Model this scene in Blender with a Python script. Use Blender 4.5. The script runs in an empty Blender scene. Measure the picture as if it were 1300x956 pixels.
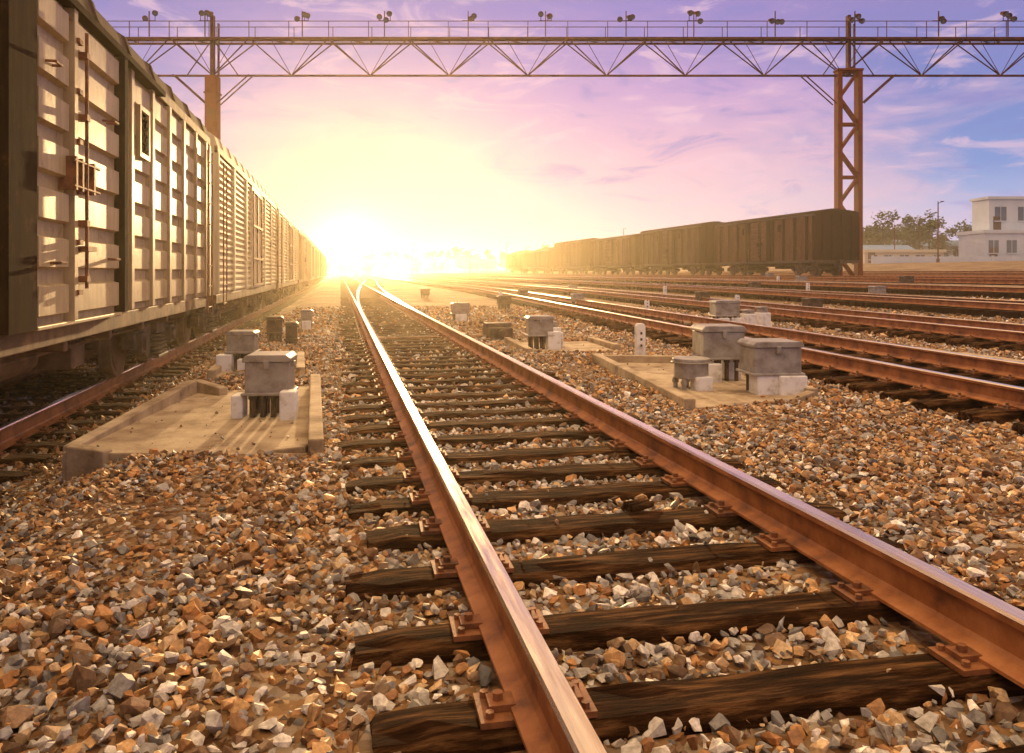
import bpy, math, random
import numpy as np
from mathutils import Vector, Matrix
random.seed(7); rng=np.random.default_rng(7)
sc=bpy.context.scene
sc.view_settings.view_transform='Standard'; sc.view_settings.look='None'; sc.view_settings.exposure=0
TH=math.radians(12.3); CT,ST=math.cos(TH),math.sin(TH)
EYE=1.29
def c2w(u,Z): return (u*CT+Z*ST, -u*ST+Z*CT)
def sstep(t): t=min(1,max(0,t)); return t*t*(3-2*t)
def H(x,y):
    z=-0.3*sstep((-1.2-x)/1.1)
    z+=0.8*sstep((x-10)/18)+2.0*sstep((x-42)/45)
    return z
# ---------------------------------------------------------------- materials
def newmat(name):
    m=bpy.data.materials.new(name); m.use_nodes=True
    nt=m.node_tree; b=nt.nodes['Principled BSDF']; return m,nt,b
def ramp(nt,fac,cols):
    r=nt.nodes.new('ShaderNodeValToRGB')
    el=r.color_ramp.elements
    while len(el)<len(cols): el.new(0.5)
    for e,(p,c) in zip(el,cols): e.position=p; e.color=(*c,1)
    nt.links.new(fac,r.inputs[0]); return r
def noise(nt,scale,detail=6,rough=.6,stretch=None,coord='Object'):
    tc=nt.nodes.new('ShaderNodeTexCoord'); n=nt.nodes.new('ShaderNodeTexNoise')
    n.inputs['Scale'].default_value=scale; n.inputs['Detail'].default_value=detail; n.inputs['Roughness'].default_value=rough
    if stretch:
        mp=nt.nodes.new('ShaderNodeMapping'); mp.inputs['Scale'].default_value=stretch
        nt.links.new(tc.outputs[coord],mp.inputs[0]); nt.links.new(mp.outputs[0],n.inputs['Vector'])
    else: nt.links.new(tc.outputs[coord],n.inputs['Vector'])
    return n
def mat(name,cols,scale=4,rough=.7,metal=0,bump=.2,bscale=30,stretch=None,rvar=0,bdist=.01,spec=.5):
    m,nt,b=newmat(name)
    n=noise(nt,scale,8,.65,stretch)
    k=len(cols)
    cc=[(.32+.36*i/max(1,k-1),c) for i,c in enumerate(cols)]
    r=ramp(nt,n.outputs[0],cc); nt.links.new(r.outputs[0],b.inputs['Base Color'])
    b.inputs['Roughness'].default_value=rough; b.inputs['Metallic'].default_value=metal; b.inputs['Specular IOR Level'].default_value=spec
    if rvar:
        mr=nt.nodes.new('ShaderNodeMapRange'); mr.inputs[1].default_value=.3; mr.inputs[2].default_value=.7
        mr.inputs[3].default_value=rough-rvar; mr.inputs[4].default_value=rough+rvar
        n3=noise(nt,scale*3,4,.6,stretch); nt.links.new(n3.outputs[0],mr.inputs[0]); nt.links.new(mr.outputs[0],b.inputs['Roughness'])
    if bump:
        n2=noise(nt,bscale,6,.7,stretch); bp=nt.nodes.new('ShaderNodeBump')
        bp.inputs['Strength'].default_value=bump; bp.inputs['Distance'].default_value=bdist
        nt.links.new(n2.outputs[0],bp.inputs['Height']); nt.links.new(bp.outputs[0],b.inputs['Normal'])
    return m
def paintmat(name,base,dirt,rust,rlo=.56,rhi=.68,spec=.3,rough=.6,streak=.8):
    m,nt,b=newmat(name)
    n1=noise(nt,1.6,8,.7,(1,1,.6)); r1=ramp(nt,n1.outputs[0],[(.35,base),(.68,dirt)])
    n2=noise(nt,7,8,.75,(1,1,.7)); r2=ramp(nt,n2.outputs[0],[(rlo,(0,0,0)),(rhi,(1,1,1))])
    n4=noise(nt,16,4,.7,(1,1,.08)); r4=ramp(nt,n4.outputs[0],[(.38,(.6,.55,.5)),(.6,(1,1,1))])
    mx=nt.nodes.new('ShaderNodeMix'); mx.data_type='RGBA'
    nt.links.new(r2.outputs[0],mx.inputs[0]); nt.links.new(r1.outputs[0],mx.inputs[6]); mx.inputs[7].default_value=(*rust,1)
    m2=nt.nodes.new('ShaderNodeMix'); m2.data_type='RGBA'; m2.blend_type='MULTIPLY'; m2.inputs[0].default_value=streak
    nt.links.new(mx.outputs[2],m2.inputs[6]); nt.links.new(r4.outputs[0],m2.inputs[7])
    nt.links.new(m2.outputs[2],b.inputs['Base Color'])
    b.inputs['Roughness'].default_value=rough; b.inputs['Specular IOR Level'].default_value=spec
    n3=noise(nt,9,6,.6); bp=nt.nodes.new('ShaderNodeBump'); bp.inputs['Strength'].default_value=.25; bp.inputs['Distance'].default_value=.012
    nt.links.new(n3.outputs[0],bp.inputs['Height']); nt.links.new(bp.outputs[0],b.inputs['Normal'])
    return m
M={}
M['rust']=mat('rusty_steel',[(.05,.02,.01),(.20,.07,.02),(.34,.13,.04)],scale=9,rough=.65,bump=.4,bscale=60,bdist=.004)
M['railtop']=mat('polished_rail',[(.92,.66,.42),(.99,.82,.60),(.72,.46,.27)],scale=3,rough=.22,metal=.95,bump=.05,bscale=20,stretch=(6,.3,1),rvar=.09)
M['railrust']=mat('rail_side_rust',[(.12,.038,.011),(.33,.115,.03),(.47,.19,.06)],scale=5,rough=.6,bump=.45,bscale=50,bdist=.004)
M['wood']=mat('weathered_wood',[(.010,.0045,.002),(.055,.023,.009),(.26,.125,.05)],scale=3.2,rough=.92,bump=1.,bscale=7,stretch=(1,9,6),bdist=.05,spec=.03)
M['woodfar']=mat('weathered_wood_far',[(.018,.009,.004),(.055,.026,.011)],scale=2,rough=.95,bump=0,spec=.03)
M['concrete']=mat('concrete',[(.17,.11,.06),(.38,.28,.18),(.50,.40,.27)],scale=3,rough=.9,bump=.5,bscale=25,bdist=.015)
M['white']=mat('white_paint_block',[(.45,.40,.34),(.80,.78,.75),(.85,.84,.82)],scale=7,rough=.8,bump=.3,bscale=30)
M['greybox']=mat('grey_enamel_box',[(.16,.125,.10),(.29,.26,.235),(.38,.35,.32)],scale=6,rough=.45,bump=.2,bscale=20)
M['dark']=mat('dark_greasy_iron',[(.02,.013,.009),(.07,.04,.022),(.15,.08,.04)],scale=7,rough=.6,bump=.3,bscale=30)
M['bogie']=mat('bogie_dusty_iron',[(.04,.025,.015),(.13,.08,.045),(.24,.15,.085)],scale=5,rough=.7,bump=.3,bscale=30)
M['sill']=mat('sill_brown_steel',[(.06,.033,.016),(.17,.095,.045),(.28,.16,.075)],scale=4,rough=.65,bump=.3,bscale=30,spec=.25)
M['wheel']=mat('wheel_steel',[(.15,.085,.045),(.32,.2,.12)],scale=6,rough=.45,metal=.4,bump=.2)
M['car1']=paintmat('boxcar_paint_khaki',(.56,.44,.25),(.38,.28,.15),(.17,.075,.03),rlo=.58,rhi=.70,streak=.4,rough=.5,spec=.4)
M['car1d']=paintmat('boxcar_paint_dark',(.045,.024,.012),(.025,.015,.009),(.08,.033,.014),spec=.04,rough=.9)
M['car1r']=paintmat('boxcar_roof_grey',(.16,.11,.07),(.09,.06,.04),(.14,.06,.03),spec=.1,rough=.8)
M['car2']=paintmat('reefer_paint_cream',(.82,.74,.49),(.72,.60,.35),(.34,.19,.07),.62,.76,streak=.5)
M['car3']=paintmat('boxcar_paint_red_brown',(.20,.10,.065),(.12,.065,.042),(.17,.09,.05),spec=.1,rough=.8)
M['car3b']=paintmat('boxcar_paint_old_brown',(.14,.085,.06),(.085,.052,.038),(.15,.08,.05),spec=.1,rough=.8)
M['car3d']=paintmat('boxcar_dark_frame_and_gap_shade',(.045,.022,.015),(.028,.015,.01),(.08,.036,.02),spec=.05,rough=.9)  # dark brown frames and roofs; on end walls it stands in for gap shade
M['coal']=mat('coal',[(.02,.018,.016),(.06,.05,.045)],scale=5,rough=.9,bump=1,bscale=12,bdist=.1)
M['gantry']=mat('gantry_steel',[(.05,.02,.03),(.10,.035,.035),(.19,.06,.03)],scale=1.5,rough=.8,bump=0,spec=.1)
M['gpost']=mat('gantry_post_paint',[(.13,.03,.015),(.21,.05,.022),(.14,.055,.03)],scale=1.2,rough=.85,bump=.1,spec=.08)
M['glass']=mat('window_glass',[(.06,.09,.12),(.10,.13,.17)],scale=1,rough=.1,bump=0)
M['wallw']=mat('plaster_white',[(.48,.53,.57),(.62,.66,.69)],scale=.4,rough=.9,bump=.1)
M['wallc']=mat('plaster_cream',[(.54,.47,.36),(.64,.56,.44)],scale=.4,rough=.9,bump=.1)
M['roofb']=mat('roof_sheet_blue',[(.10,.2,.36),(.16,.27,.42)],scale=.5,rough=.6,bump=0)
M['leaf']=mat('leaves',[(.035,.05,.02),(.07,.085,.03),(.11,.12,.045)],scale=.35,rough=.9,bump=0)
M['bark']=mat('bark',[(.06,.04,.03),(.12,.08,.06)],scale=3,rough=.9,bump=.2)
M['lampglass']=mat('lamp_glass',[(.05,.05,.06),(.12,.12,.13)],scale=3,rough=.2,bump=0)

def groundmat():
    m,nt,b=newmat('ballast_ground')
    tc=nt.nodes.new('ShaderNodeTexCoord')
    v=nt.nodes.new('ShaderNodeTexVoronoi'); v.inputs['Scale'].default_value=22; nt.links.new(tc.outputs['Object'],v.inputs['Vector'])
    s=nt.nodes.new('ShaderNodeSeparateColor'); nt.links.new(v.outputs['Color'],s.inputs[0])
    r=ramp(nt,s.outputs[0],[(0,(.11,.055,.024)),(.3,(.29,.165,.075)),(.55,(.43,.27,.13)),(.75,(.34,.27,.20)),(.92,(.56,.49,.40))])
    n=noise(nt,.35,8,.65); r2=ramp(nt,n.outputs[0],[(.35,(.30,.24,.19)),(.65,(.92,.85,.78))])
    mx=nt.nodes.new('ShaderNodeMix'); mx.data_type='RGBA'; mx.blend_type='MULTIPLY'; mx.inputs[0].default_value=1
    nt.links.new(r.outputs[0],mx.inputs[6]); nt.links.new(r2.outputs[0],mx.inputs[7])
    nt.links.new(mx.outputs[2],b.inputs['Base Color']); b.inputs['Roughness'].default_value=.9; b.inputs['Specular IOR Level'].default_value=.2
    bp=nt.nodes.new('ShaderNodeBump'); bp.invert=True; bp.inputs['Strength'].default_value=.9; bp.inputs['Distance'].default_value=.04
    nt.links.new(v.outputs['Distance'],bp.inputs['Height']); nt.links.new(bp.outputs[0],b.inputs['Normal'])
    return m
M['ground']=groundmat()
def stonemat():
    m,nt,b=newmat('ballast_stone')
    a=nt.nodes.new('ShaderNodeAttribute'); a.attribute_name='col'
    n=noise(nt,40,5,.7); r=ramp(nt,n.outputs[0],[(.3,(.45,.39,.33)),(.7,(1.25,1.18,1.1))])
    mx=nt.nodes.new('ShaderNodeMix'); mx.data_type='RGBA'; mx.blend_type='MULTIPLY'; mx.inputs[0].default_value=1
    nt.links.new(a.outputs['Color'],mx.inputs[6]); nt.links.new(r.outputs[0],mx.inputs[7]); nt.links.new(mx.outputs[2],b.inputs['Base Color'])
    b.inputs['Roughness'].default_value=.6; b.inputs['Specular IOR Level'].default_value=.45
    bp=nt.nodes.new('ShaderNodeBump'); bp.inputs['Strength'].default_value=.5; bp.inputs['Distance'].default_value=.004
    nt.links.new(n.outputs[0],bp.inputs['Height']); nt.links.new(bp.outputs[0],b.inputs['Normal'])
    return m
M['stone']=stonemat()
# ---------------------------------------------------------------- mesh builder
import bmesh
class MB:
    def __init__(s): s.v=[];s.f=[];s.m=[]
    def add(s,vs,fs,m=0):
        o=len(s.v); s.v+=[tuple(p) for p in vs]; s.f+=[tuple(i+o for i in f) for f in fs]; s.m+=[m]*len(fs)
    def box(s,x0,x1,y0,y1,z0,z1,m=0):
        s.add([(x0,y0,z0),(x1,y0,z0),(x1,y1,z0),(x0,y1,z0),(x0,y0,z1),(x1,y0,z1),(x1,y1,z1),(x0,y1,z1)],
              [(0,3,2,1),(4,5,6,7),(0,1,5,4),(1,2,6,5),(2,3,7,6),(3,0,4,7)],m)
    def cyl(s,p0,p1,r,n=8,m=0,r1=None):
        p0=Vector(p0);p1=Vector(p1);d=(p1-p0).normalized()
        a=d.orthogonal().normalized(); b=d.cross(a); r1=r if r1 is None else r1
        vs=[];
        for k in range(n):
            t=2*math.pi*(k+.5)/n; q=a*math.cos(t)+b*math.sin(t); vs+= [p0+q*r,p1+q*r1]
        fs=[(2*k,2*((k+1)%n),2*((k+1)%n)+1,2*k+1) for k in range(n)]
        fs+=[tuple(2*k for k in range(n))[::-1],tuple(2*k+1 for k in range(n))]
        s.add(vs,fs,m)
    def prism_y(s,prof,y0,y1,m=0):
        n=len(prof); vs=[(x,y0,z) for x,z in prof]+[(x,y1,z) for x,z in prof]
        fs=[(k,(k+1)%n,n+(k+1)%n,n+k) for k in range(n)]+[tuple(range(n))[::-1],tuple(range(n,2*n))]
        s.add(vs,fs,m)
    def prism_x(s,prof,x0,x1,m=0):
        n=len(prof); vs=[(x0,y,z) for y,z in prof]+[(x1,y,z) for y,z in prof]
        fs=[(k,(k+1)%n,n+(k+1)%n,n+k) for k in range(n)]+[tuple(range(n))[::-1],tuple(range(n,2*n))]
        s.add(vs,fs,m)
    def prism_z(s,prof,z0,z1,m=0):
        n=len(prof); vs=[(x,y,z0) for x,y in prof]+[(x,y,z1) for x,y in prof]
        fs=[(k,(k+1)%n,n+(k+1)%n,n+k) for k in range(n)]+[tuple(range(n))[::-1],tuple(range(n,2*n))]
        s.add(vs,fs,m)
    def obj(s,name,mats,parent=None,bevel=0,smooth=False):
        me=bpy.data.meshes.new(name); me.from_pydata(s.v,[],s.f); 
        for m in mats: me.materials.append(m)
        me.polygons.foreach_set('material_index',s.m); me.update()
        bm=bmesh.new(); bm.from_mesh(me); bmesh.ops.recalc_face_normals(bm,faces=bm.faces); bm.to_mesh(me); bm.free()
        o=bpy.data.objects.new(name,me); sc.collection.objects.link(o)
        if parent: o.parent=parent
        if bevel:
            b=o.modifiers.new('bevel','BEVEL'); b.width=bevel; b.segments=2; b.limit_method='ANGLE'
        return o
def empty(name,loc=(0,0,0),rz=0):
    e=bpy.data.objects.new(name,None); sc.collection.objects.link(e); e.location=loc; e.rotation_euler=(0,0,rz); return e
# ---------------------------------------------------------------- ground
def axis(spec):
    out=[]
    for a,b,st in spec: out+=list(np.arange(a,b,st))
    return out+[spec[-1][1]]
xs=axis([(-1500,-100,200),(-100,-20,10),(-20,-4,1),(-4,0,.15),(0,10,.5),(10,90,2),(90,200,20),(200,1700,250)])
ys=axis([(-100,-10,15),(-10,30,.5),(30,120,5),(120,400,40),(400,2500,300)])
vs=[(x,y,H(x,y)+(.012*math.sin(x*3.1+y*1.7)*math.sin(y*2.3-x) if abs(x)<15 and y<30 else 0)-.012) for y in ys for x in xs]
nx=len(xs); fs=[(j*nx+i,j*nx+i+1,(j+1)*nx+i+1,(j+1)*nx+i) for j in range(len(ys)-1) for i in range(nx-1)]
g=MB(); g.add(vs,fs); go=g.obj('ground',[M['ground']])
for p in go.data.polygons: p.use_smooth=True
# ---------------------------------------------------------------- tracks
PROF=[(-.075,0),(.075,0),(.075,.012),(.022,.03),(.010,.045),(.010,.128),(.020,.138),(.036,.145),(.036,.166),(.029,.176),(-.029,.176),(-.036,.166),(-.036,.145),(-.020,.138),(-.010,.128),(-.010,.045),(-.022,.03),(-.075,.012)]
TOPSEG={8,9,10}
def resample(pts,step):
    out=[]
    P=[Vector(p) for p in pts]; L=[0]
    for a,b in zip(P,P[1:]): L.append(L[-1]+(b-a).length)
    n=int(L[-1]/step); i=0
    for k in range(n+1):
        s_=k*step
        while i<len(L)-2 and L[i+1]<s_: i+=1
        t=(s_-L[i])/(L[i+1]-L[i]); out.append((P[i].lerp(P[i+1],t),(P[i+1]-P[i]).normalized()))
    return out
main_ties=[]
def track(pts,dz=0,flat=None,detail=40,spacing=.54,tie_from=0,step=2.,rails_dz=0,ismain=False,tielen=1.25,bright=True):
    e=empty('railway_track')
    gz=(lambda x,y: flat) if flat is not None else H
    rs=resample(pts,step)
    for side,nm in ((-.75,'rail_1'),(.75,'rail_2')):
        vs=[];fs=[];ms=[];n=len(PROF)
        for p,t in rs:
            nr=Vector((t.y,-t.x)); z=gz(p.x,p.y)+dz+.065+rails_dz
            for a,b in PROF: q=p+nr*(side+a); vs.append((q.x,q.y,z+b))
        for k in range(len(rs)-1):
            for j in range(n):
                fs.append((k*n+j,k*n+(j+1)%n,(k+1)*n+(j+1)%n,(k+1)*n+j)); ms.append(1 if j in TOPSEG else 0)
        fs.append(tuple(range(n))); ms.append(0); fs.append(tuple((len(rs)-1)*n+j for j in range(n))); ms.append(0)
        mb=MB(); mb.v=vs; mb.f=fs; mb.m=ms; mb.obj(nm,[M['railrust'],M['railtop'] if bright else M['railrust']],e)
    near=MB(); far=MB(); pl=MB()
    for p,t in resample(pts,spacing):
        if p.y<tie_from: continue
        z=gz(p.x,p.y)+dz
        isnear=(p.y<detail)
        ang=random.gauss(0,.016 if ismain else .01); t2=Vector((t.x*math.cos(ang)-t.y*math.sin(ang),t.x*math.sin(ang)+t.y*math.cos(ang))); n2=Vector((t2.y,-t2.x))
        sh=random.gauss(0,.04); ln=tielen+random.uniform(-.03,.03); w=.11+random.uniform(-.014,.012); zt=.05+random.uniform(-.006,.004)
        p=p+t*random.gauss(0,.02)
        if ismain: main_ties.append((p.x,p.y,w))
        if isnear:
            K=16; cs=[(-w,-.11),(w,-.11),(w,-.03),(w-.028,-.002),(0,.0),(-w+.028,-.002),(-w,-.03)]
            nc=len(cs); vs=[];fs=[]
            for k in range(K+1):
                s_=-ln+2*ln*k/K+sh; wr=1+random.uniform(-.07,.05)-(.09 if k in(0,K) else 0)
                for a,b in cs:
                    q=p+n2*(s_+random.uniform(-.012,.012))+t2*(a*wr+random.uniform(-.008,.008)); vs.append((q.x,q.y,z+zt+b+random.uniform(-.009,.003)-(.016 if k in (0,K) else 0)))
            for k in range(K):
                for j in range(nc): fs.append((k*nc+j,k*nc+(j+1)%nc,(k+1)*nc+(j+1)%nc,(k+1)*nc+j))
            fs+= [tuple(range(nc)),tuple(K*nc+j for j in range(nc))]
            near.add(vs,fs)
            for side in (-.75,.75):
                def bx(a0,a1,b0,b1,z0,z1):
                    c=[]
                    for zz in (z0,z1):
                        for a,b in ((a0,b0),(a1,b0),(a1,b1),(a0,b1)):
                            q=p+n2*(side+a)+t2*b; c.append((q.x,q.y,z+zz))
                    pl.add(c,[(0,3,2,1),(4,5,6,7),(0,1,5,4),(1,2,6,5),(2,3,7,6),(3,0,4,7)])
                bx(-.165,.165,-.08,.08,.047,.0648)
                if p.y<30:
                    for a in (-.105,.105):
                        s2=1 if a>0 else -1
                        bx(min(a-.05*s2*.9,a+.03*s2),max(a-.05*s2*.9,a+.03*s2),-.035,.035,.066,.084)
                        for b in (-.055,.055):
                            q=p+n2*(side+a*1.3)+t2*b; pl.cyl((q.x,q.y,z+.06),(q.x,q.y,z+.082),.013,6)
                        q=p+n2*(side+a); pl.cyl((q.x,q.y,z+.08),(q.x,q.y,z+.105),.016,6)
        else:
            c=[]
            for zz in (-.1,zt):
                for a,b in ((-ln,-w),(ln,-w),(ln,w),(-ln,w)):
                    q=p+n2*a+t2*b; c.append((q.x,q.y,z+zz))
            far.add(c,[(0,3,2,1),(4,5,6,7),(0,1,5,4),(1,2,6,5),(2,3,7,6),(3,0,4,7)])
    if near.v: near.obj('ties_near',[M['wood']],e)
    if far.v: far.obj('ties_far',[M['woodfar']],e)
    if pl.v: pl.obj('tie_plates_and_spikes',[M['rust']],e)
    return e
XM=1.29
track([(XM,.6),(XM,320)],flat=0,ismain=True,spacing=.53)
XT=-3.65
track([(XT,-4),(XT,320)],flat=-.3,detail=25)
def divpath(x0,sl,y0=-6,y1=320):
    pts=[];x=x0+sl*y0;y=y0
    while y<y1:
        pts.append((x,y)); s_=sl*(1-sstep((y-28)/35)); x+=s_*2; y+=2
    return pts
RT=[(6.15,.066,26),(11.1,.060,22),(16.0,.048,0),(20.7,.03,0),(25.2,0,0),(29.8,0,0),(34.6,0,0),(39.3,0,0),(44,0,0),(49,0,0),(54,0,0)]
for x0,sl,dt in RT: track(divpath(x0,sl),dz=.05,detail=dt,spacing=.56,bright=(dt>0 or x0<22))
bp_=[]; y=15.
while y<300:
    bp_.append((XM+3.9*sstep((y-15)/150.),y)); y+=2
track(bp_,flat=0,dz=-.004,detail=30,tie_from=70,rails_dz=.001)
e=empty('switch_machine',(XM+1.75,15.3,0)); b=MB(); b.box(-.22,.22,-.45,.45,.0,.22); b.box(-.25,.25,-.2,.2,.22,.3); b.cyl((0,-.55,.12),(0,-.45,.12),.08,12); b.box(-.4,.4,-.6,-.52,-.05,.03); b.box(-.4,.4,.52,.6,-.05,.03)
b.obj('machine_case',[M['dark']],e,bevel=.015)
b=MB(); b.cyl((-2.6,-.1,.035),(-.22,-.1,.035),.02,8); b.cyl((-2.6,.18,.035),(-.22,.18,.035),.02,8); b.box(-2.62,-2.5,-.2,.3,.02,.06); b.obj('throw_rods',[M['rust']],e)
# ---------------------------------------------------------------- ballast stones
def stone_variant(seed,npts):
    r=random.Random(seed); bm=bmesh.new()
    sx,sy,sz=1,r.uniform(.6,.95),r.uniform(.45,.8)
    for _ in range(npts):
        v=Vector((r.gauss(0,1),r.gauss(0,1),r.gauss(0,1))).normalized()*r.uniform(.85,1.1)
        bm.verts.new((v.x*sx,v.y*sy,v.z*sz))
    bmesh.ops.convex_hull(bm,input=bm.verts)
    junk=[v for v in bm.verts if not v.link_faces]
    bmesh.ops.delete(bm,geom=junk,context='VERTS')
    bmesh.ops.triangulate(bm,faces=bm.faces); bmesh.ops.recalc_face_normals(bm,faces=bm.faces)
    bm.verts.ensure_lookup_table()
    V=np.array([v.co[:] for v in bm.verts]); F=np.array([[l.vert.index for l in f.loops] for f in bm.faces]); bm.free()
    return V,F
def inside(X,Y,poly):
    r=np.zeros(X.size,bool); n=len(poly)
    for i in range(n):
        x0,y0=poly[i];x1,y1=poly[(i+1)%n]
        if y0==y1: continue
        c=((y0>Y)!=(y1>Y))&(X<(x1-x0)*(Y-y0)/(y1-y0)+x0); r^=c
    return r
def scatter(rmin,rmax,dens,rad,npts,seed):
    g_=np.random.default_rng(seed); st=1/math.sqrt(dens)
    ax=np.arange(-rmax,rmax,st); X,Y=np.meshgrid(ax,ax); X=X.ravel();Y=Y.ravel()
    X=X+g_.uniform(-.6,.6,X.size)*st; Y=Y+g_.uniform(-.6,.6,Y.size)*st
    R=np.hypot(X,Y); A=np.arctan2(X,Y)-TH
    k=(R>rmin)&(R<rmax)&(np.abs(A)<math.radians(47))&(Y>.5); X=X[k];Y=Y[k]
    ok=np.ones(X.size,bool)
    for (tx,ty,w) in main_ties:
        if ty<rmax: ok&=~((np.abs(Y-ty)<w-.022)&(np.abs(X-XM)<1.22)&(g_.random(X.size)<.985))
    for rx in (XM-.75,XM+.75): ok&=~(np.abs(X-rx)<.085)
    for rx in (XT-.75,XT+.75): ok&=~(np.abs(X-rx)<.09)
    for poly in PADS: ok&=~(inside(X,Y,poly)&(g_.random(X.size)<.985))
    X=X[ok];Y=Y[ok]; N=X.size
    Z=np.array([H(a,b) for a,b in zip(X,Y)])
    Rr=rad*np.exp(g_.normal(0,.38,N)); Rr=np.clip(Rr,rad*.4,rad*2.1)
    Z=Z+g_.uniform(-.026,.014,N)+.02*np.sin(X*2.1+1)*np.sin(Y*1.7)*(np.abs(X-XM)>1.4)
    onp=np.zeros(N,bool)
    for poly in PADS: onp|=inside(X,Y,poly)
    Rr=np.where(onp,Rr*.5,Rr); Z=np.where(onp,.008,Z)
    ont=np.zeros(N,bool)
    for (tx,ty,w) in main_ties:
        if ty<rmax: ont|=(np.abs(Y-ty)<w-.022)&(np.abs(X-XM)<1.22)
    Rr=np.where(ont,Rr*.45,Rr); Z=np.where(ont,.055,Z)
    pal=np.array([(.52,.27,.095),(.68,.43,.20),(.36,.175,.065),(.70,.52,.31),(.27,.17,.095),(.17,.10,.05),(.44,.43,.42),(.74,.73,.71),(.28,.28,.29),(.88,.87,.85)])
    po=np.array([.18,.17,.12,.13,.1,.10,.06,.06,.05,.03]); pg=np.array([.05,.06,.05,.09,.08,.08,.19,.18,.14,.08])
    grey=np.clip(1-np.abs(X-XM)/2.3,0,1)*1.15+.2*np.sin(X*1.3+2)*np.sin(Y*.9)+np.where(X<-0.6,.42,0)*np.clip((5.5-Y)/2,.25,1)+np.where(X>3.5,.12,0)
    grey=np.clip(grey+g_.normal(0,.1,N),0,1)
    ci=np.where(g_.random(N)<grey,g_.choice(10,N,p=pg/pg.sum()),g_.choice(10,N,p=po/po.sum()))
    C=pal[ci]*g_.uniform(.5,1.2,(N,1))
    a=g_.uniform(0,2*math.pi,N); b=g_.normal(0,.5,N); c=g_.normal(0,.5,N)
    ca,sa,cb,sb,cc,sn=np.cos(a),np.sin(a),np.cos(b),np.sin(b),np.cos(c),np.sin(c)
    R3=np.empty((N,3,3)); R3[:,0,0]=ca*cb;R3[:,0,1]=ca*sb*sn-sa*cc;R3[:,0,2]=ca*sb*cc+sa*sn
    R3[:,1,0]=sa*cb;R3[:,1,1]=sa*sb*sn+ca*cc;R3[:,1,2]=sa*sb*cc-ca*sn
    R3[:,2,0]=-sb;R3[:,2,1]=cb*sn;R3[:,2,2]=cb*cc
    vi=g_.integers(0,24,N); Vs=[];Fs=[];Cs=[];off=0
    for q in range(24):
        V,F=stone_variant(seed*100+q,npts); idx=np.where(vi==q)[0]
        if idx.size==0: continue
        P=np.einsum('nij,vj->nvi',R3[idx],V)*Rr[idx][:,None,None]+np.stack([X[idx],Y[idx],Z[idx]],1)[:,None,:]
        n,v,_=P.shape; Vs.append(P.reshape(-1,3)); Fs.append((F[None]+ (np.arange(n)*v)[:,None,None]).reshape(-1,3)+off); off+=n*v
        Cs.append(np.repeat(C[idx],v,0))
    return np.concatenate(Vs),np.concatenate(Fs),np.concatenate(Cs)
PADL=[(-1.95,6.2),(-.12,5.75),(-.22,9.3),(-1.6,9.0)]
PADR=[(3.25,6.95),(4.85,7.3),(5.15,10.3),(3.6,10.9)]
PAD3=[(2.95,12.2),(4.5,12.4),(4.6,14.2),(3.0,14.2)]
PADB=[(-1.6,10.6),(-.5,10.5),(-.6,12.6),(-1.6,12.6)]
PADS=[PADL,PADR,PAD3,PADB]
parts=[scatter(1.2,8,880,.0235,13,1),scatter(8,17,330,.032,9,2),scatter(17,30,70,.05,7,3)]
o=0;V=[];F=[];C=[]
for a,b,c in parts: V.append(a);F.append(b+o);C.append(c);o+=len(a)
V=np.concatenate(V);F=np.concatenate(F);C=np.concatenate(C)
me=bpy.data.meshes.new('ballast_gravel'); me.vertices.add(len(V)); me.vertices.foreach_set('co',V.ravel().astype(np.float32))
me.loops.add(F.size); me.loops.foreach_set('vertex_index',F.ravel().astype(np.int32)); me.polygons.add(len(F))
me.polygons.foreach_set('loop_start',(np.arange(len(F))*3).astype(np.int32)); me.update(calc_edges=True)
at=me.attributes.new('col','FLOAT_COLOR','POINT'); at.data.foreach_set('color',np.c_[C,np.ones(len(C))].ravel().astype(np.float32))
me.materials.append(M['stone']); me.polygons.foreach_set('use_smooth',np.zeros(len(F),bool))
so=bpy.data.objects.new('ballast_gravel',me); sc.collection.objects.link(so)
for (x,y,rz,l) in ((1.55,3.95,.5,.11),(2.45,2.35,-.6,.22)):
    e=empty('wood_debris',(x,y,.04),rz); b=MB()
    for k in range(3):
        o_=k*.03-.03; b.add([(-l,o_-.02,0),(l*.7,o_-.012,.0),(l,o_+.01,.01),(-l*.8,o_+.02,0),(-l*.9,o_-.015,.03+.008*k),(l*.6,o_-.01,.02),(l*.85,o_+.01,.025),(-l*.7,o_+.015,.03)],[(0,3,2,1),(4,5,6,7),(0,1,5,4),(1,2,6,5),(2,3,7,6),(3,0,4,7)])
    b.obj('splinters',[M['wood']],e)
# ---------------------------------------------------------------- concrete pads
def pad(poly,z,curbs,th=.11,hh=.13):
    e=empty('concrete_pad'); mb=MB(); mb.prism_z(poly,z-.25,z); mb.obj('slab',[M['concrete']],e,bevel=.01)
    mb=MB()
    for (ax,ay),(bx,by),h0,h1 in curbs:
        a=Vector((ax,ay));b=Vector((bx,by));t=(b-a).normalized();n=Vector((t.y,-t.x))*th/2
        c=[a+n,b+n,b-n,a-n]; vs=[(p.x,p.y,z-.2) for p in c]+[(c[0].x,c[0].y,z+h0),(c[1].x,c[1].y,z+h1),(c[2].x,c[2].y,z+h1),(c[3].x,c[3].y,z+h0)]
        mb.add(vs,[(0,3,2,1),(4,5,6,7),(0,1,5,4),(1,2,6,5),(2,3,7,6),(3,0,4,7)])
    mb.obj('kerb',[M['concrete']],e,bevel=.012)
pad(PADL,.0,[((-1.92,6.28),(-1.55,9.0),.03,.14),((-1.53,9.1),(-1.2,8.75),.13,.08),((-.17,5.8),(-.28,9.3),.10,.13),((-.23,5.86),(-.6,5.97),.05,.0),((-1.9,6.22),(-1.62,6.12),.05,.02)])
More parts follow.
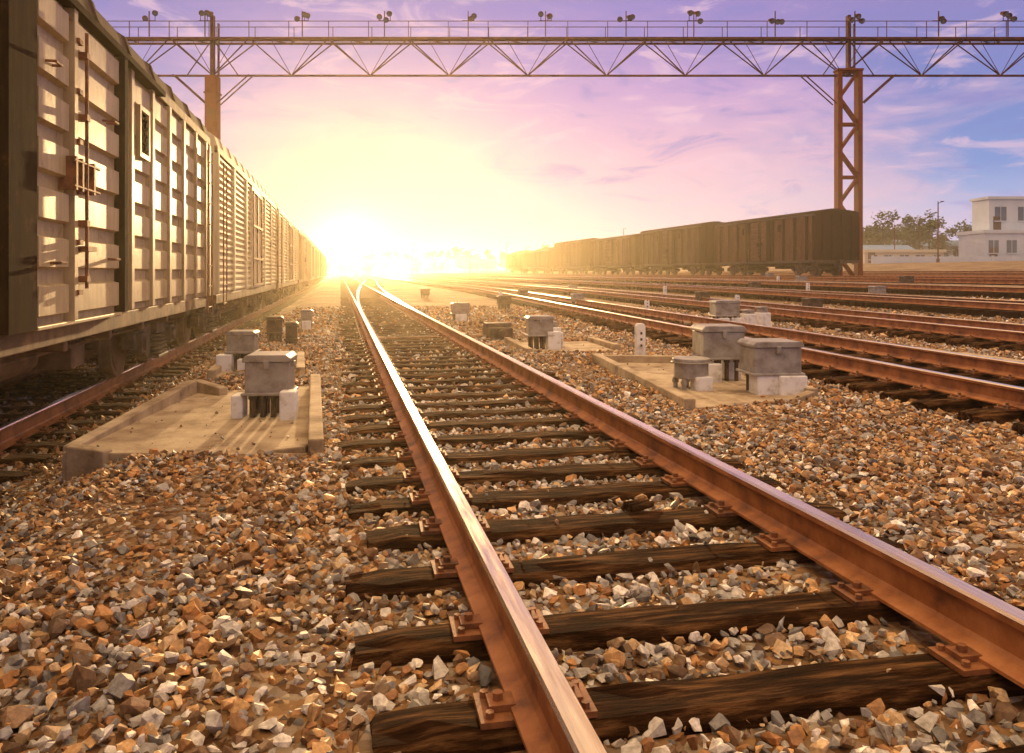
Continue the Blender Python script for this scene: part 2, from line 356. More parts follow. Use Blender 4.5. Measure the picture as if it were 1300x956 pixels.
pad(PADR,.0,[((3.25,6.95),(3.62,10.9),.09,.12),((4.82,7.35),(5.12,10.3),.08,.10),((3.68,10.84),(5.08,10.36),.1,.1),((4.45,7.22),(4.76,7.3),.0,.07)])
pad(PAD3,.0,[((2.95,12.2),(3.0,14.2),.08,.10),((4.5,12.4),(4.6,14.2),.10,.08)])
pad(PADB,-.03,[((-1.6,10.6),(-1.6,12.6),.08,.10),((-.5,10.5),(-.6,12.6),.1,.1)])
pad([(7.9,15.6),(9.0,15.6),(9.1,17.4),(8.0,17.4)],.03,[((7.9,15.6),(8,17.4),.1,.1)])
pad([(8.6,9.0),(9.5,9.0),(9.6,10.6),(8.7,10.6)],.04,[((8.6,9.0),(8.7,10.6),.1,.1)])
# ---------------------------------------------------------------- signal boxes
def sbox(x,y,z,w,d,h,leg,rz=0,blocks=(),round_=False,m='greybox'):
    e=empty('signal_equipment_box',(x,y,z),rz)
    b=MB()
    if round_:
        b.cyl((0,0,leg),(0,0,leg+h*.82),w/2,20); b.cyl((0,0,leg+h*.84),(0,0,leg+h),w/2+.02,20); b.cyl((0,0,leg+h*.78),(0,0,leg+h*.84),w/2+.035,20)
    else:
        b.box(-w/2,w/2,-d/2,d/2,leg,leg+h*.8)
        b.prism_y([(-w/2-.02,leg+h*.81),(w/2+.02,leg+h*.81),(w/2+.02,leg+h*.9),(w/2-.02,leg+h),(-w/2+.02,leg+h),(-w/2-.02,leg+h*.9)],-d/2-.02,d/2+.02)
        b.box(-w/2-.03,w/2+.03,-d/2-.03,d/2+.03,leg-.02,leg+.006)
        b.box(-.025,.025,-d/2-.035,-d/2-.005,leg+h*.62,leg+h*.86)
        b.box(w/2+.003,w/2+.03,-.04,.04,leg+h*.65,leg+h*.8)
    b.obj('housing',[M[m]],e,bevel=.008)
    l=MB()
    k=4 if not round_ else 3
    for i in range(k):
        for j in (-1,1):
            l.cyl((-w*.36+w*.72*i/(k-1),j*d*.3,-.05),(-w*.36+w*.72*i/(k-1),j*d*.3,leg),.026,10); l.cyl((-w*.36+w*.72*i/(k-1),j*d*.3,leg-.06),(-w*.36+w*.72*i/(k-1),j*d*.3,leg-.02),.036,8)
    l.obj('conduit_legs',[M['dark'] if not round_ else M['greybox']],e)
    if blocks:
        q=MB()
        for bx,by,bw,bd,bh in blocks: q.box(bx-bw/2,bx+bw/2,by-bd/2,by+bd/2,-.03,bh)
        q.obj('white_foundation_blocks',[M['white']],e,bevel=.012)
sbox(-.62,7.45,0,.38,.34,.34,.22,rz=-.1,blocks=[(-.26,-.05,.10,.22,.2),(.20,-.22,.14,.16,.25)])
sbox(-1.3,11.3,-.03,.36,.3,.28,.25,rz=-.1,blocks=[(-.2,-.15,.2,.2,.22),(.05,-.2,.14,.14,.16)])
sbox(-.85,14.6,-.05,.2,.2,.3,.16,m='dark'); sbox(-.75,18.5,-.0,.25,.25,.3,.15,m='greybox',blocks=[(0,-.1,.2,.2,.2)]); sbox(-1.2,15.4,-.03,.28,.25,.3,.2,m='dark')
sbox(4.55,7.75,0,.52,.42,.34,.22,rz=-.12,blocks=[(-.1,-.1,.26,.24,.2),(.15,-.12,.3,.3,.2)])
sbox(4.45,8.75,0,.50,.42,.38,.28,rz=-.12,blocks=[(-.2,-.12,.3,.3,.22),(.2,.1,.2,.2,.3)])
sbox(3.82,8.15,0,.38,.38,.22,.12,round_=True,blocks=[(0.06,-.13,.2,.16,.15)])
sbox(3.3,12.95,0,.42,.36,.32,.24,rz=-.1,blocks=[(.22,-.1,.22,.22,.3),(.35,.3,.2,.2,.25)])
sbox(3.7,13.9,0,.3,.3,.2,.2,blocks=[(.1,-.2,.16,.16,.3)])
sbox(8.45,16.3,.03,.55,.4,.34,.3,rz=-.1,blocks=[(-.1,-.15,.25,.2,.25),(.2,-.15,.25,.2,.25)])
sbox(9.3,16.8,.03,.2,.2,.2,.2,blocks=[(0,-.02,.28,.28,.3)]); sbox(9.9,17.2,.03,.2,.2,.25,.2,blocks=[(0,-.02,.28,.28,.3)])
for (x,y,mm) in [(3.15,21,'greybox'),(5.6,27,'dark'),(8.9,29,'greybox'),(13.6,28,'dark'),(22.9,36,'greybox'),(4.2,40,'dark'),(18.6,33,'dark'),(13.2,44,'greybox'),(27,46,'greybox'),(13.4,20.5,'dark'),(18.2,24,'greybox'),(8.6,37,'dark'),(23.4,29,'dark')]:
    sbox(x,y,H(x,y),.45,.35,.28,.2,m=mm,blocks=[(0,-.1,.3,.25,.18)] if mm=='greybox' else ())
def marker(x,y,z,h=.54):
    e=empty('marker_post',(x,y,z)); b=MB(); b.prism_y([(-.07,-.1),(.07,-.1),(.07,h-.04),(.045,h),(-.045,h),(-.07,h-.04)],-.05,.05); b.obj('post',[M['white']],e,bevel=.01)
    b=MB(); 
    for k in range(3): b.box(-.016,.016,-.054,-.052,.2+.09*k,.235+.09*k)
    b.obj('number_plate',[M['dark']],e)
marker(4.32,10.95,0); marker(9.3,23,.03,.4); marker(3.5,24,0,.4); marker(14.2,33,.3,.4); marker(12.9,24,.15,.4); marker(19.4,30,.4,.45); marker(6.9,34,0,.45); marker(24,40,.65,.45)
# ---------------------------------------------------------------- wagons
def bogie(parent,yc,name,W=1.0):
    b=MB(); r=.42
    for yy in (-.875,.875):
        y=yc+yy
        b.cyl((-.95,y,r),(.95,y,r),.075,12)
        for s in (-1,1):
            b.cyl((s*.69,y,r),(s*.72,y,r),r+.028,28); b.cyl((s*.72,y,r),(s*.83,y,r),r,28)
            b.cyl((s*.83,y,r),(s*.845,y,r),r-.06,28); b.cyl((s*.84,y,r),(s*.90,y,r),.13,14)
    b.obj(name+'_wheelsets',[M['wheel']],parent)
    f=MB()
    for s in (-1,1):
        x0,x1=sorted((s*.93,s*1.07))
        f.prism_x([(yc-1.15,.36),(yc-.7,.34),(yc-.35,.16),(yc+.35,.16),(yc+.7,.34),(yc+1.15,.36),(yc+1.12,.56),(yc+.62,.6),(yc+.42,.72),(yc-.42,.72),(yc-.62,.6),(yc-1.12,.56)],x0,x1)
        for yy in (-.875,.875): f.box(*sorted((s*1.0,s*1.14)),yc+yy-.13,yc+yy+.13,.30,.56); f.cyl((s*1.1,yc+yy,r),(s*1.18,yc+yy,r),.09,12)
        for yy in (-.18,0,.18):
            for k in range(5): f.cyl((s*1.13,yc+yy,.22+.06*k),(s*1.13,yc+yy,.25+.06*k),.075,10)
        f.box(*sorted((s*1.04,s*1.2)),yc-.3,yc+.3,.16,.21)
    f.box(-1.15,1.15,yc-.2,yc+.2,.5,.74)
    f.obj(name+'_side_frames',[M['bogie']],parent,bevel=.01)
def wagon(nm,x,y,z,L=12.9,W=3.0,style='corr',mats=('car1','car1d'),detail=True,top=3.58,load=False,pd=.07,rh=.42,postm=None,bo=2.15,roofm=None):
    e=empty(nm,(x,y,z)); hw=W/2; sz=.90
    A,B=M[mats[0]],M[mats[1]]; PM=M[postm] if postm else A
    b=MB(); b.box(-hw,hw,.02,L-.02,sz+.05,top if not load else top)
    b.obj('body_shell',[A],e)
    if not load:
        prof=[(-hw-.05,top-.03)]+[(-(hw+.05)*math.cos(math.pi*k/12),top+.02+rh*math.sin(math.pi*k/12)**.9) for k in range(1,12)]+[(hw+.05,top-.03)]
        r=MB(); r.prism_y(prof,0,L); 
        yy=.6
        while yy<L-.3:
            p2=[(a*1.012,c+.018) for a,c in prof]; r.prism_y(p2,yy,yy+.06); yy+=1.1
        r.obj('roof',[M[roofm] if roofm else B],e)
        w=MB(); w.box(-.3,.3,.1,L-.1,top+rh+.05,top+rh+.08); w.obj('roof_walkway',[B],e)
    else:
        r=MB(); n=14; vs=[];fs=[]
        for j in range(n*3+1):
            for i in range(n+1):
                u=i/n;v=j/(n*3); zz=top-.04+.6*math.sin(math.pi*u)**.7*math.sin(math.pi*v)**.35+random.uniform(-.05,.05)*(0<i<n)
                vs.append((-hw+.02+u*(W-.04),.05+v*(L-.1),zz))
        for j in range(n*3):
            for i in range(n): a=j*(n+1)+i; fs.append((a,a+1,a+n+2,a+n+1))
        r.add(vs,fs); r.obj('coal_load',[M['coal']],e)
    u=MB()
    for s in (-1,1):
        u.box(*sorted((s*(hw-.06),s*(hw+.035))),0,L,sz-.10,sz+.06)
        u.box(*sorted((s*(hw-.05),s*(hw+.055))),0,L,top-.14,top-.02)
    u.box(-.2,.2,0,L,sz-.3,sz+.04)
    u.box(-hw,hw,0.0,.15,sz-.14,sz+.05); u.box(-hw,hw,L-.15,L,sz-.14,sz+.05)
    yy=1.5
    while yy<L-1: u.box(-hw+.05,hw-.05,yy,yy+.1,sz-.2,sz+.03); yy+=1.3
    u.cyl((.9,L/2-.4,.62),(.9,L/2+.6,.62),.17,12); u.box(.5,1.2,L/2+1.0,L/2+1.4,.45,.8)
    u.cyl((1.25,2.9,.68),(1.25,L-2.9,.68),.02,6)
    for yy in (-.5,L+.02):
        u.box(-.12,.12,yy,yy+.48,.74,.98)
    u.obj('underframe',[M['dark'] if not detail else M['sill']],e,bevel=.01)
    dc=L/2; d0,d1,dm=dc-1.0,dc+1.15,dc-.22
    p=MB(); c=MB(); dk=MB(); hd=MB(); en=MB()
    for s in (-1,1):
        def sb(mb,y0,y1,z0,z1,dp,base=0.): mb.box(*sorted((s*(hw+base-.01),s*(hw+dp))),y0,y1,z0,z1)
        def tr(mb,y0,y1,z0,z1,dp,ch):
            pr=[(s*(hw-.01),z0),(s*(hw+dp),z0+ch),(s*(hw+dp),z1-ch),(s*(hw-.01),z1)]; mb.prism_y(pr,y0,y1)
        sp=.92 if detail else 1.3; pw=.055 if detail else .07
        ylist=[]
        yy=d1+.55
        while yy<L-.3: ylist.append(yy); yy+=sp
        yy=d0-.75
        while yy>.3: ylist.append(yy); yy-=sp
        ylist+=[.06 if detail else .1,L-.08]
        z0,z1=sz+.07,top-.15
        if style in('corr','rib'):
            for q in ylist:
                sb(p,q-pw,q+pw,z0,z1,pd); sb(p,q-pw-.035,q+pw+.035,z0,z1,.012)
            sb(dk,d0-.5,d0-.02,z0-.02,z1+.02,.10); sb(dk,d1+.02,d1+.14,z0,z1+.02,.12)
            hN=7; hh=(z1-z0)/hN
            for (a,bb) in ((d0,dm-.05),(dm+.05,d1)):
                sb(c,a,bb,z0,z1,.03)
                for k in range(hN): tr(c,a+.05,bb-.05,z0+k*hh+.04,z0+(k+1)*hh-.04,.085,.03)
            sb(p,dm-.045,dm+.045,z0,z1,.11)
            sb(p,d0,d1,z0-.03,z0+.0,.1); sb(dk,d0-1.6,d1+1.8,z1+.0,z1+.06,.13)
            ys_=sorted(ylist+[d0-.5,d1+.14]);
            for a,bb in zip(ys_,ys_[1:]):
                if a>=d0-.55 and bb<=d1+.2: continue
                if bb-a<.25: continue
                if style=='corr':
                    for k in range(hN): tr(c,a+.08,bb-.08,z0+k*hh+.04,z0+(k+1)*hh-.04,.042,.03)
                else:
                    m_=(a+bb)/2; sb(c,m_-.03,m_+.03,z0+.1,z1-.1,.035)
                    sb(c,a+.1,bb-.1,z0+.75,z0+.80,.025)
                    sb(c,a+.1,bb-.1,z0+1.7,z0+1.75,.025)
            for q in (d1+1.0,d0-1.55):
                for (ya,yb,za,zb) in ((q-.22,q+.22,z1-.85,z1-.80),(q-.22,q+.22,z1-.35,z1-.30),(q-.22,q-.17,z1-.8,z1-.35),(q+.17,q+.22,z1-.8,z1-.35)): sb(c,ya,yb,za,zb,.085)
                sb(dk,q-.17,q+.17,z1-.8,z1-.35,.055)
                for k in range(5): sb(dk,q-.16,q+.16,z1-.77+.085*k,z1-.74+.085*k,.07)
            xo=s*(hw+.15)
            for zz in (z0+1.05,z0+1.25): 
                hd.cyl((xo,dm-.2,zz),(xo,dm+.45,zz),.012,8)
            for yb in (dm-.15,dm,dm+.3): sb(hd,yb-.02,yb+.02,z0+1.02,z0+1.28,.16)
            hd.cyl((xo,dm+.12,z0+.25),(xo,dm+.12,z1-.15),.014,8)
            for zz in (z0+.3,z0+.75,z0+1.6,z0+2.1): sb(hd,dm+.08,dm+.16,zz,zz+.05,.165)
            sb(hd,dm+.05,dm+.28,z0+.55,z0+.59,.18)
            for (yb,zz) in ((d0+.25,z0+1.9),(d0+.35,z0+.45),(d1-.35,z0+.5),(d1-.4,z0+1.75)):
                hd.cyl((xo,yb-.07,zz),(xo,yb+.07,zz),.011,6); hd.cyl((s*(hw+.05),yb-.07,zz),(xo,yb-.07,zz-.0),.011,6); hd.cyl((s*(hw+.05),yb+.07,zz),(xo,yb+.07,zz),.011,6)
            for k in range(6): sb(hd,dm+.0,dm+.1,z0+.2+k*.4,z0+.24+k*.4,.13)
        elif style=='slat':
            for q in (.06,2.2,4.3,d0-.1,d1+.1,L-4.3,L-2.2,L-.08): sb(p,q-.05,q+.05,z0,z1,.075)
            nN=21; hh=(z1-z0)/nN
            for a,bb in [(.12,2.14),(2.26,4.24),(4.36,d0-.16),(d1+.16,L-4.36),(L-4.24,L-2.26),(L-2.14,L-.14)]:
                if bb-a<.1: continue
                for k in range(nN): tr(c,a,bb,z0+k*hh+.012,z0+(k+1)*hh-.012,.045,.03)
            sb(c,d0-.04,d1+.04,z0,z1,.06)
            for (ya,yb,za,zb) in ((d0,d1,z0+.05,z0+.11),(d0,d1,z1-.15,z1-.1),(d0,d0+.06,z0+.1,z1-.1),(d1-.06,d1,z0+.1,z1-.1),(dc,dc+.05,z0+.1,z1-.1)): sb(hd,ya,yb,za,zb,.1)
            for zz in (z0+.7,z0+1.5): sb(hd,d0-.1,d1+.1,zz,zz+.05,.11)
        if detail:
            for yb in (.25,L-.65):
                for dy in (0,.4): hd.cyl((s*(hw+.12),yb+dy,sz-.2),(s*(hw+.12),yb+dy,top-.3),.013,6)
                for k in range(8): hd.cyl((s*(hw+.12),yb,sz-.1+.33*k),(s*(hw+.12),yb+.4,sz-.1+.33*k),.011,6)
    for ye,sg in ((0,-1),(L,1)):
        en.box(-hw,hw,*sorted((ye+sg*-.03,ye+sg*.01)),sz+.06,top-.02)
        for xx in (-1.0,-.33,.33,1.0): en.box(xx-.05,xx+.05,*sorted((ye,ye+sg*.08)),sz+.08,top-.05)
        for k in range(6): en.box(-hw+.05,hw-.05,*sorted((ye+sg*-.01,ye+sg*.035)),sz+.25+.42*k,sz+.33+.42*k)
    p.obj('side_posts',[PM],e,bevel=.006 if detail else 0)
    en.obj('end_walls',[A if detail else B],e)  # undetailed cars get dark ends so the gaps between them look shaded
    if c.v: c.obj('pressed_panels',[A],e)
    if dk.v: dk.obj('door_frames',[B],e)
    if hd.v: hd.obj('latches_and_handles',[M['rust'] if detail else B],e)
    bogie(e,bo,'bogie_front'); bogie(e,L-bo,'bogie_rear')
    return e
TZ=-.3+.241
yy=.35
wagon('boxcar',XT,yy,TZ,style='corr',L=13.4,bo=1.75,roofm='car1r'); yy+=14.2
for k in range(8):
    wagon('refrigerator_car' if k%3!=2 else 'boxcar',XT,yy,TZ,L=13.1,style='slat' if k%3!=2 else 'rib',mats=('car2','car2') if k%3!=2 else ('car1','car1'),top=3.6)
    yy+=14.0
yy=43.; 
for k in range(6):
    wagon('boxcar' if k<4 else 'coal_wagon',29.8,yy,H(29.8,0)+.05+.241,L=13.0,style='rib',mats=('car3' if k%2==0 else 'car3b','car3d'),postm='car3d',detail=False,top=3.82+.2*(k%2) if k<4 else 3.3,load=k>=4,pd=.09,rh=.24)
    yy+=15.6
# ---------------------------------------------------------------- gantry
gx,gy=c2w(0,52); e=empty('lighting_gantry',(gx,gy,0),-TH); S=1/19.23
def LX(px): return (px-650)*S
def LZ(py): return EYE+(346-py)*S
g=MB(); x0,x1=LX(120),LX(1420); zt,zb=LZ(52),LZ(96)
for yv in (-.62,.62):
    g.box(x0,x1,yv-.07,yv+.07,zt-.065,zt+.065)
    g.box(x0,x1,yv-.02,yv+.02,LZ(31),LZ(31)+.04); 
g.box(x0,x1,-.07,.07,zb-.07,zb+.05)
pt=100*S/1.0; x=x0
while x<x1:
    xb=x+pt/2
    for yv in (-.62,.62):
        g.cyl((x,yv,zt),(xb,0,zb),.045,5); g.cyl((xb,0,zb),(x+pt,yv,zt),.045,5)
        for q in (x,x+pt/2): g.box(q-.02,q+.02,yv-.02,yv+.02,zt,LZ(31))
    g.cyl((x+pt*.25,0,zt),(xb,0,zb),.022,4); g.cyl((x+pt*.75,0,zt),(xb,0,zb),.022,4)
    for q in (x,x+pt/2): g.box(q-.03,q+.03,-.6,.6,zt-.04,zt+.03)
    g.cyl((x,-.6,zt),(x+pt/2,.6,zt),.025,4)
    x+=pt
g.box(x0,x1,-.4,.4,zt+.07,zt+.09)
g.obj('truss_beam',[M['gantry']],e)
l=MB(); fl=MB()
for px in (195,265,387,490,595,692,793,878,980,1080,1185,1272,1365):
    x=LX(px); base=LZ(50); h=LZ(24)
    l.box(x-.03,x+.03,-.66,-.6,base,h+.3)
    l.box(x-.4,x+.4,-.65,-.61,h-.35,h-.30)
    for dx in (-.3,.15,.38):
        if random.random()<.85:
            zz=h+random.uniform(-.3,.35); az=random.uniform(-.4,.4)
            l.cyl((x+dx,-.4,zz),(x+dx+az*.3,-.72,zz-.16),.10,10,0,.19); fl.cyl((x+dx+az*.3,-.722,zz-.161),(x+dx+az*.3,-.74,zz-.165),.165,10)
            l.cyl((x+dx,-.62,h-.32),(x+dx,-.62,zz),.025,5)
l.obj('floodlights',[M['gantry']],e); fl.obj('floodlight_glass',[M['lampglass']],e)
p=MB(); xr=LX(1077); w=.66; gb=H(*c2w(xr,52))-.2; zt2=LZ(91)
for s in (-1,1):
    p.box(xr+s*w-.15,xr+s*w+.15,-.35,.35,gb,zt2)
n=8; hh=(zt2-gb)/n
for k in range(n):
    za,zc=gb+k*hh,gb+(k+1)*hh
    a,bq=(-1,1) if k%2 else (1,-1)
    p.prism_y([(xr+a*(w-.14),za),(xr+a*(w-.14),za+.3),(xr+bq*(w-.14),zc),(xr+bq*(w-.14),zc-.3)],-.22,.22)
    p.box(xr-w+.14,xr+w-.14,-.2,.2,zc-.12,zc+.1) if k%2 else None
p.box(xr-w-.2,xr+w+.2,-.4,.4,zt2,zt2+.14)
p.box(xr-1.1,xr+1.1,-.6,.6,gb-.3,gb+.5)
xl=LX(270); gb2=-.4
p.box(xl-.38,xl+.38,-.4,.4,gb2,LZ(97)); p.box(xl-.45,xl+.45,-.45,.45,LZ(120),LZ(120)+.12)
p.obj('columns',[M['gpost']],e,bevel=.02)
k_=MB()
for xc,ww in ((xr,.9),(xl,.4)):
    for s in (-1,1):
        k_.cyl((xc+s*ww,-.3,LZ(132)),(xc+s*(ww+2.1),-.3,zb),.05,6); k_.cyl((xc+s*ww,.3,LZ(132)),(xc+s*(ww+2.1),.3,zb),.05,6)
    k_.box(xc-.10,xc+.10,-.2,.2,LZ(97),LZ(20)); k_.box(xc+.35,xc+.43,-.1,.1,LZ(97),LZ(30))
    k_.cyl((xc-1.7,0,zb),(xc-.1,0,zt),.04,5); k_.cyl((xc+1.7,0,zb),(xc+.1,0,zt),.04,5)
k_.obj('knee_braces',[M['gantry']],e)
# ---------------------------------------------------------------- buildings
def building(nm,u0,u1,Z,depth,z0,z1,wall,rows=2,cols=4,roof=None,parapet=.5):
    x,y=c2w(u0,Z); e=empty(nm,(x,y,0),-TH); w=u1-u0
    b=MB(); b.box(0,w,0,depth,z0-.8,z1); b.obj('walls',[M[wall]],e)
    t=MB()
    if roof: t.prism_x([(-.4,z1+.003),(depth+.4,z1+.003),(depth/2,z1+1.4)],-.4,w+.4); t.obj('roof',[M[roof]],e)
    else: t.box(-.25,w+.25,-.25,depth+.25,z1+.003,z1+parapet); t.obj('parapet',[M[wall]],e)
    g_=MB(); fr=MB(); hh=(z1-z0)/rows
    for r in range(rows):
        for c in range(cols):
            cx=w*(c+.5)/cols; zz=z0+hh*r+hh*.3; ww=min(.9,w/cols*.28)
            g_.box(cx-ww,cx+ww,-.03,.05,zz,zz+hh*.45)
            fr.box(cx-ww-.12,cx+ww+.12,-.12,.0-.004,zz-.15,zz-.003); fr.box(cx-.04,cx+.04,-.06,-.033,zz,zz+hh*.45)
    g_.obj('windows',[M['glass']],e); fr.obj('window_sills',[M['wallw']],e)
    d=MB(); d.box(w*.02+.3,w*.02+1.5,-.05,.05,z0-.1,z0+2.1); d.obj('door',[M['dark']],e)
    return e
gz=3.0
building('office_building',72.0,94,120,7,gz,EYE+50*.12,'wallw',rows=1,cols=8)
building('office_tower_block',74.0,92,122.2,4.5,EYE+50*.12+.6,EYE+95*.12,'wallw',rows=1,cols=5,parapet=.4)
building('railway_shed',60,73.5,134,8,gz,EYE+34*.13-1,'wallc',rows=1,cols=5)
building('railway_shed',64,77,150,8,gz,EYE+34*.146-1,'wallw',rows=1,cols=6,roof='roofb')
building('railway_shed',80,102,170,8,gz,gz+4,'wallw',rows=1,cols=9,roof='roofb')
x,y=c2w(54,118); e=empty('yard_wall',(x,y,0),-TH); b=MB(); b.box(0,48,0,.25,2.0,3.7); 
for k in range(17): b.box(k*3-.2,k*3+.2,-.08,-.003,2.0,3.85)
b.obj('wall',[M['wallw']],e)
# ---------------------------------------------------------------- trees
def trees(nm,specs,leafs,ls):
    e=empty(nm); t=MB(); vs=[];fs=[]
    for (x,y,z,h) in specs:
        t.cyl((x,y,z-.3),(x+random.uniform(-.3,.3),y,z+h*.75),h*.022,6,0,h*.008)
        cl=[]
        for k in range(9):
            a=random.uniform(0,6.28); rr=h*.26*random.random()**.5; zz=z+h*random.uniform(.25,.9)
            q=(x+rr*math.cos(a),y+rr*math.sin(a),zz); cl.append((q,h*random.uniform(.09,.17)))
            t.cyl((x,y,zz-h*.15),q,h*.008,4,0,h*.003)
        for _ in range(leafs):
            (cx,cy,cz),r=random.choice(cl); d=Vector((random.gauss(0,1),random.gauss(0,1),random.gauss(0,.8))).normalized()*r*random.random()**.4
            p=Vector((cx,cy,cz))+d; a=Vector((random.gauss(0,1),random.gauss(0,1),random.gauss(0,1))).normalized(); b=a.orthogonal().normalized()
            s_=ls*random.uniform(.6,1.3); o=len(vs); vs+= [p+a*s_,p+b*s_*.6,p-a*s_,p-b*s_*.6]; fs.append((o,o+1,o+2,o+3))
    t.obj('trunks_and_limbs',[M['bark']],e)
    me=bpy.data.meshes.new('foliage'); me.from_pydata([tuple(v) for v in vs],[],fs); me.materials.append(M['leaf']); o=bpy.data.objects.new('foliage',me); sc.collection.objects.link(o); o.parent=e
sp=[]
for k in range(80):
    u=random.uniform(62,118); Z=random.uniform(158,190); x,y=c2w(u,Z); sp.append((x,y,2.8,random.uniform(8,11.5)))
trees('tree_row',sp,420,.36)
sp=[]
for k in range(190):
    Z=random.uniform(290,400); u=random.uniform(-200,330); x,y=c2w(u,Z); sp.append((x,y,H(x,y),random.uniform(5,10)))
trees('distant_trees',sp,110,1.0)
def pole(u,Z,h):
    x,y=c2w(u,Z); e=empty('lamp_pole',(x,y,H(x,y))); b=MB(); b.cyl((0,0,-.2),(0,0,h),.12,8,0,.07); b.cyl((0,0,h-.3),(.7,0,h),.04,6); b.box(.5,.9,-.12,.12,h-.05,h+.07); b.cyl((0,0,-.1),(0,0,.5),.22,8)
    b.obj('mast',[M['gantry']],e)
pole(59.5,110,8.5); pole(-1.4,200,8); pole(-24,190,8); pole(34,240,12); pole(68,140,7); pole(3,170,6); pole(52,120,5.5); pole(-8,150,5)
# ---------------------------------------------------------------- light
SAZ=math.radians(4); SEL=math.radians(6)
sd=Vector((math.sin(SAZ)*math.cos(SEL),math.cos(SAZ)*math.cos(SEL),math.sin(SEL)))
L=bpy.data.lights.new('sun','SUN'); L.energy=5; L.angle=math.radians(.5); L.color=(1,.64,.28)
lo=bpy.data.objects.new('sun',L); sc.collection.objects.link(lo); lo.rotation_euler=(-sd).to_track_quat('-Z','Y').to_euler()
w=bpy.data.worlds.new('World'); sc.world=w; w.use_nodes=True; nt=w.node_tree; nt.nodes.clear()
out=nt.nodes.new('ShaderNodeOutputWorld'); N=nt.nodes.new; LK=nt.links.new
tc=N('ShaderNodeTexCoord'); sep=N('ShaderNodeSeparateXYZ'); nrm=N('ShaderNodeVectorMath'); nrm.operation='NORMALIZE'; LK(tc.outputs['Generated'],nrm.inputs[0]); LK(nrm.outputs[0],sep.inputs[0])
def math_(op,a,b=None):
    n=N('ShaderNodeMath'); n.operation=op
    for i,v in enumerate((a,b)):
        if v is None: continue
        if isinstance(v,(int,float)): n.inputs[i].default_value=v
        else: LK(v,n.inputs[i])
    return n.outputs[0]
def wramp(f,cols):
    r=N('ShaderNodeValToRGB'); el=r.color_ramp.elements
    while len(el)<len(cols): el.new(.5)
    for q,(p,c) in zip(el,cols): q.position=p; q.color=(*c,1)
    LK(f,r.inputs[0]); return r.outputs[0]
def wmix(f,a,b,bt='MIX'):
    n=N('ShaderNodeMix'); n.data_type='RGBA'; n.blend_type=bt
    if isinstance(f,(int,float)): n.inputs[0].default_value=f
    else: LK(f,n.inputs[0])
    for i,v in ((6,a),(7,b)):
        if isinstance(v,tuple): n.inputs[i].default_value=(*v,1)
        else: LK(v,n.inputs[i])
    return n.outputs[2]
ZEN_FILL=[(.45,(.6,.42,.36)),(.7,(1.6,1.08,.62)),(1,(2.8,1.85,1.02))]  # overhead sky outside the view, brightened and warmed as fill light for the ground
pink=wramp(sep.outputs['Z'],[(0,(.90,.74,.69)),(.06,(.93,.68,.69)),(.14,(.88,.55,.66)),(.22,(.62,.39,.67)),(.32,(.35,.27,.61))]+ZEN_FILL)
blue=wramp(sep.outputs['Z'],[(0,(.74,.75,.83)),(.05,(.56,.60,.82)),(.12,(.25,.35,.69)),(.20,(.21,.27,.61)),(.32,(.32,.25,.56))]+ZEN_FILL)
dn=N('ShaderNodeVectorMath'); dn.operation='DOT_PRODUCT'; LK(nrm.outputs[0],dn.inputs[0]); a_=math.radians(11); dn.inputs[1].default_value=(math.sin(a_),math.cos(a_),.12)
def wnoise(sc_,scale,rot,det,dist):
    mp=N('ShaderNodeMapping'); mp.inputs['Scale'].default_value=sc_; mp.inputs['Rotation'].default_value=rot; LK(nrm.outputs[0],mp.inputs[0])
    nz=N('ShaderNodeTexNoise'); nz.inputs['Scale'].default_value=scale; nz.inputs['Detail'].default_value=det; nz.inputs['Roughness'].default_value=.58; nz.inputs['Distortion'].default_value=dist; LK(mp.outputs[0],nz.inputs['Vector']); return nz.outputs[0]
nz=wnoise((1.6,1.6,6),2.2,(0,.25,.3),7,.4); nz2=wnoise((2,2,7),4.5,(0,.18,.9),9,.8)
nzc=math_('MULTIPLY',math_('SUBTRACT',nz,.5),.22)
fz=N('ShaderNodeMapRange'); fz.interpolation_type='SMOOTHSTEP'; fz.inputs[1].default_value=.86; fz.inputs[2].default_value=.985; LK(math_('ADD',dn.outputs['Value'],nzc),fz.inputs[0])
base=wmix(fz.outputs[0],blue,pink)
lw=N('ShaderNodeMapRange'); lw.inputs[1].default_value=.6; lw.inputs[2].default_value=.4; LK(sep.outputs['Z'],lw.inputs[0]); low=lw.outputs[0]
def cl(src,lo,hi,mx_,col):
    global base
    cr=N('ShaderNodeMapRange'); cr.interpolation_type='SMOOTHSTEP'; cr.inputs[1].default_value=lo; cr.inputs[2].default_value=hi; cr.inputs[4].default_value=mx_; LK(src,cr.inputs[0])
    m_=math_('MULTIPLY',cr.outputs[0],low)
    base=wmix(m_,base,col)
cl(nz,.5,.72,.6,(.80,.53,.68)); cl(nz2,.52,.68,.55,(.93,.62,.72)); cl(nz2,.48,.30,.5,(.26,.25,.60))
ds=N('ShaderNodeVectorMath'); ds.operation='DOT_PRODUCT'; LK(nrm.outputs[0],ds.inputs[0]); e1=math.radians(1.2); a1=math.radians(.6); ds.inputs[1].default_value=(math.sin(a1)*math.cos(e1),math.cos(a1)*math.cos(e1),math.sin(e1))
dcl=math_('MAXIMUM',ds.outputs['Value'],0)
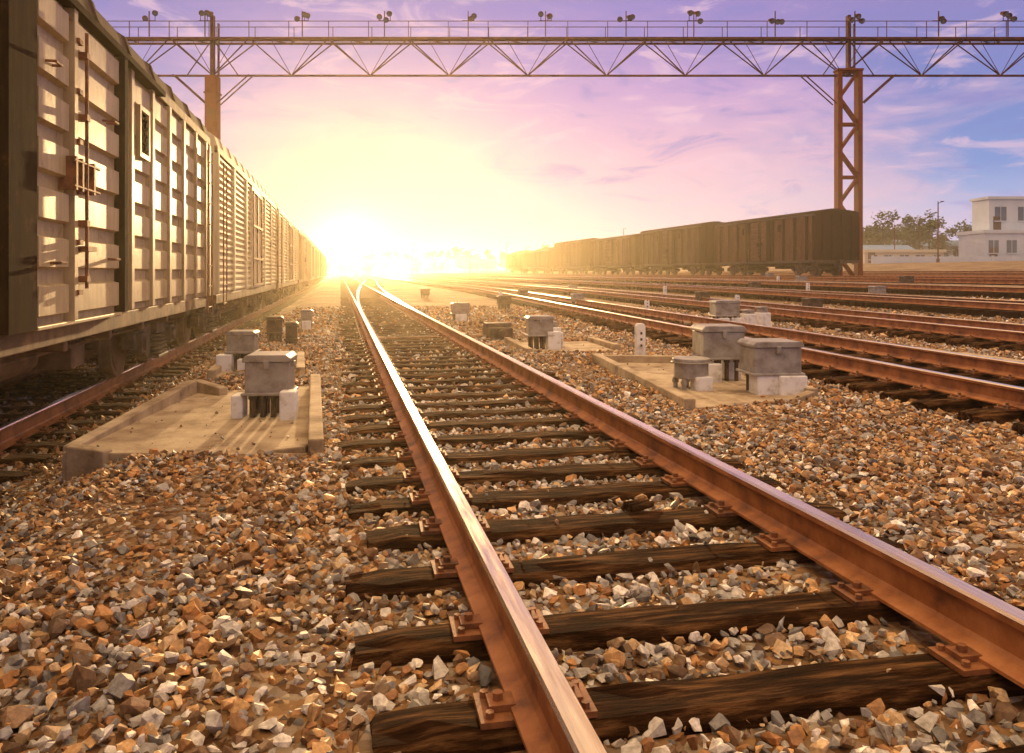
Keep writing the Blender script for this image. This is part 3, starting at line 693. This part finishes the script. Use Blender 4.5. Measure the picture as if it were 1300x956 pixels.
base=wmix(math_('MULTIPLY',math_('POWER',dcl,55),.85),base,(1.0,.76,.46))
def addl(cur,pw,col):
    v=math_('POWER',dcl,pw); n=N('ShaderNodeVectorMath'); n.operation='SCALE'; n.inputs[0].default_value=col; LK(v,n.inputs['Scale'])
    a=N('ShaderNodeVectorMath'); a.operation='ADD'; LK(cur,a.inputs[0]); LK(n.outputs[0],a.inputs[1]); return a.outputs[0]
cur=addl(base,180,(.25,.15,.02)); cur=addl(cur,700,(.9,.7,.35)); cur=addl(cur,2500,(3,2.6,1.6)); cur=addl(cur,12000,(24,19,10))
bg1=N('ShaderNodeBackground'); LK(cur,bg1.inputs[0]); bg1.inputs[1].default_value=.97
sky=N('ShaderNodeTexSky'); sky.sky_type='NISHITA'; sky.sun_disc=False; sky.sun_elevation=SEL; sky.sun_rotation=SAZ
bg2=N('ShaderNodeBackground'); LK(sky.outputs[0],bg2.inputs[0]); bg2.inputs[1].default_value=.002
ad=N('ShaderNodeAddShader'); LK(bg1.outputs[0],ad.inputs[0]); LK(bg2.outputs[0],ad.inputs[1]); LK(ad.outputs[0],out.inputs[0])
# haze: scattering volume added low over the yard to imitate lens-flare glow
hb=MB(); hb.box(-120,200,-25,330,-2,6); ho=hb.obj('flare_haze',[])
hm=bpy.data.materials.new('haze'); hm.use_nodes=True; hn=hm.node_tree; hn.nodes.clear(); ho_=hn.nodes.new('ShaderNodeOutputMaterial'); vsn=hn.nodes.new('ShaderNodeVolumeScatter')
vsn.inputs['Density'].default_value=.0016; vsn.inputs['Anisotropy'].default_value=.80; vsn.inputs['Color'].default_value=(1,.84,.56,1); hn.links.new(vsn.outputs[0],ho_.inputs['Volume']); ho.data.materials.append(hm)
# ---------------------------------------------------------------- camera
cd=bpy.data.cameras.new('camera'); co=bpy.data.objects.new('camera',cd); sc.collection.objects.link(co)
co.location=(0,0,EYE); co.rotation_euler=(math.radians(90),0,-TH); cd.sensor_width=36; cd.lens=36*1000/1300; cd.shift_y=-132/1300; cd.clip_end=5000; cd.clip_start=.05
sc.camera=co
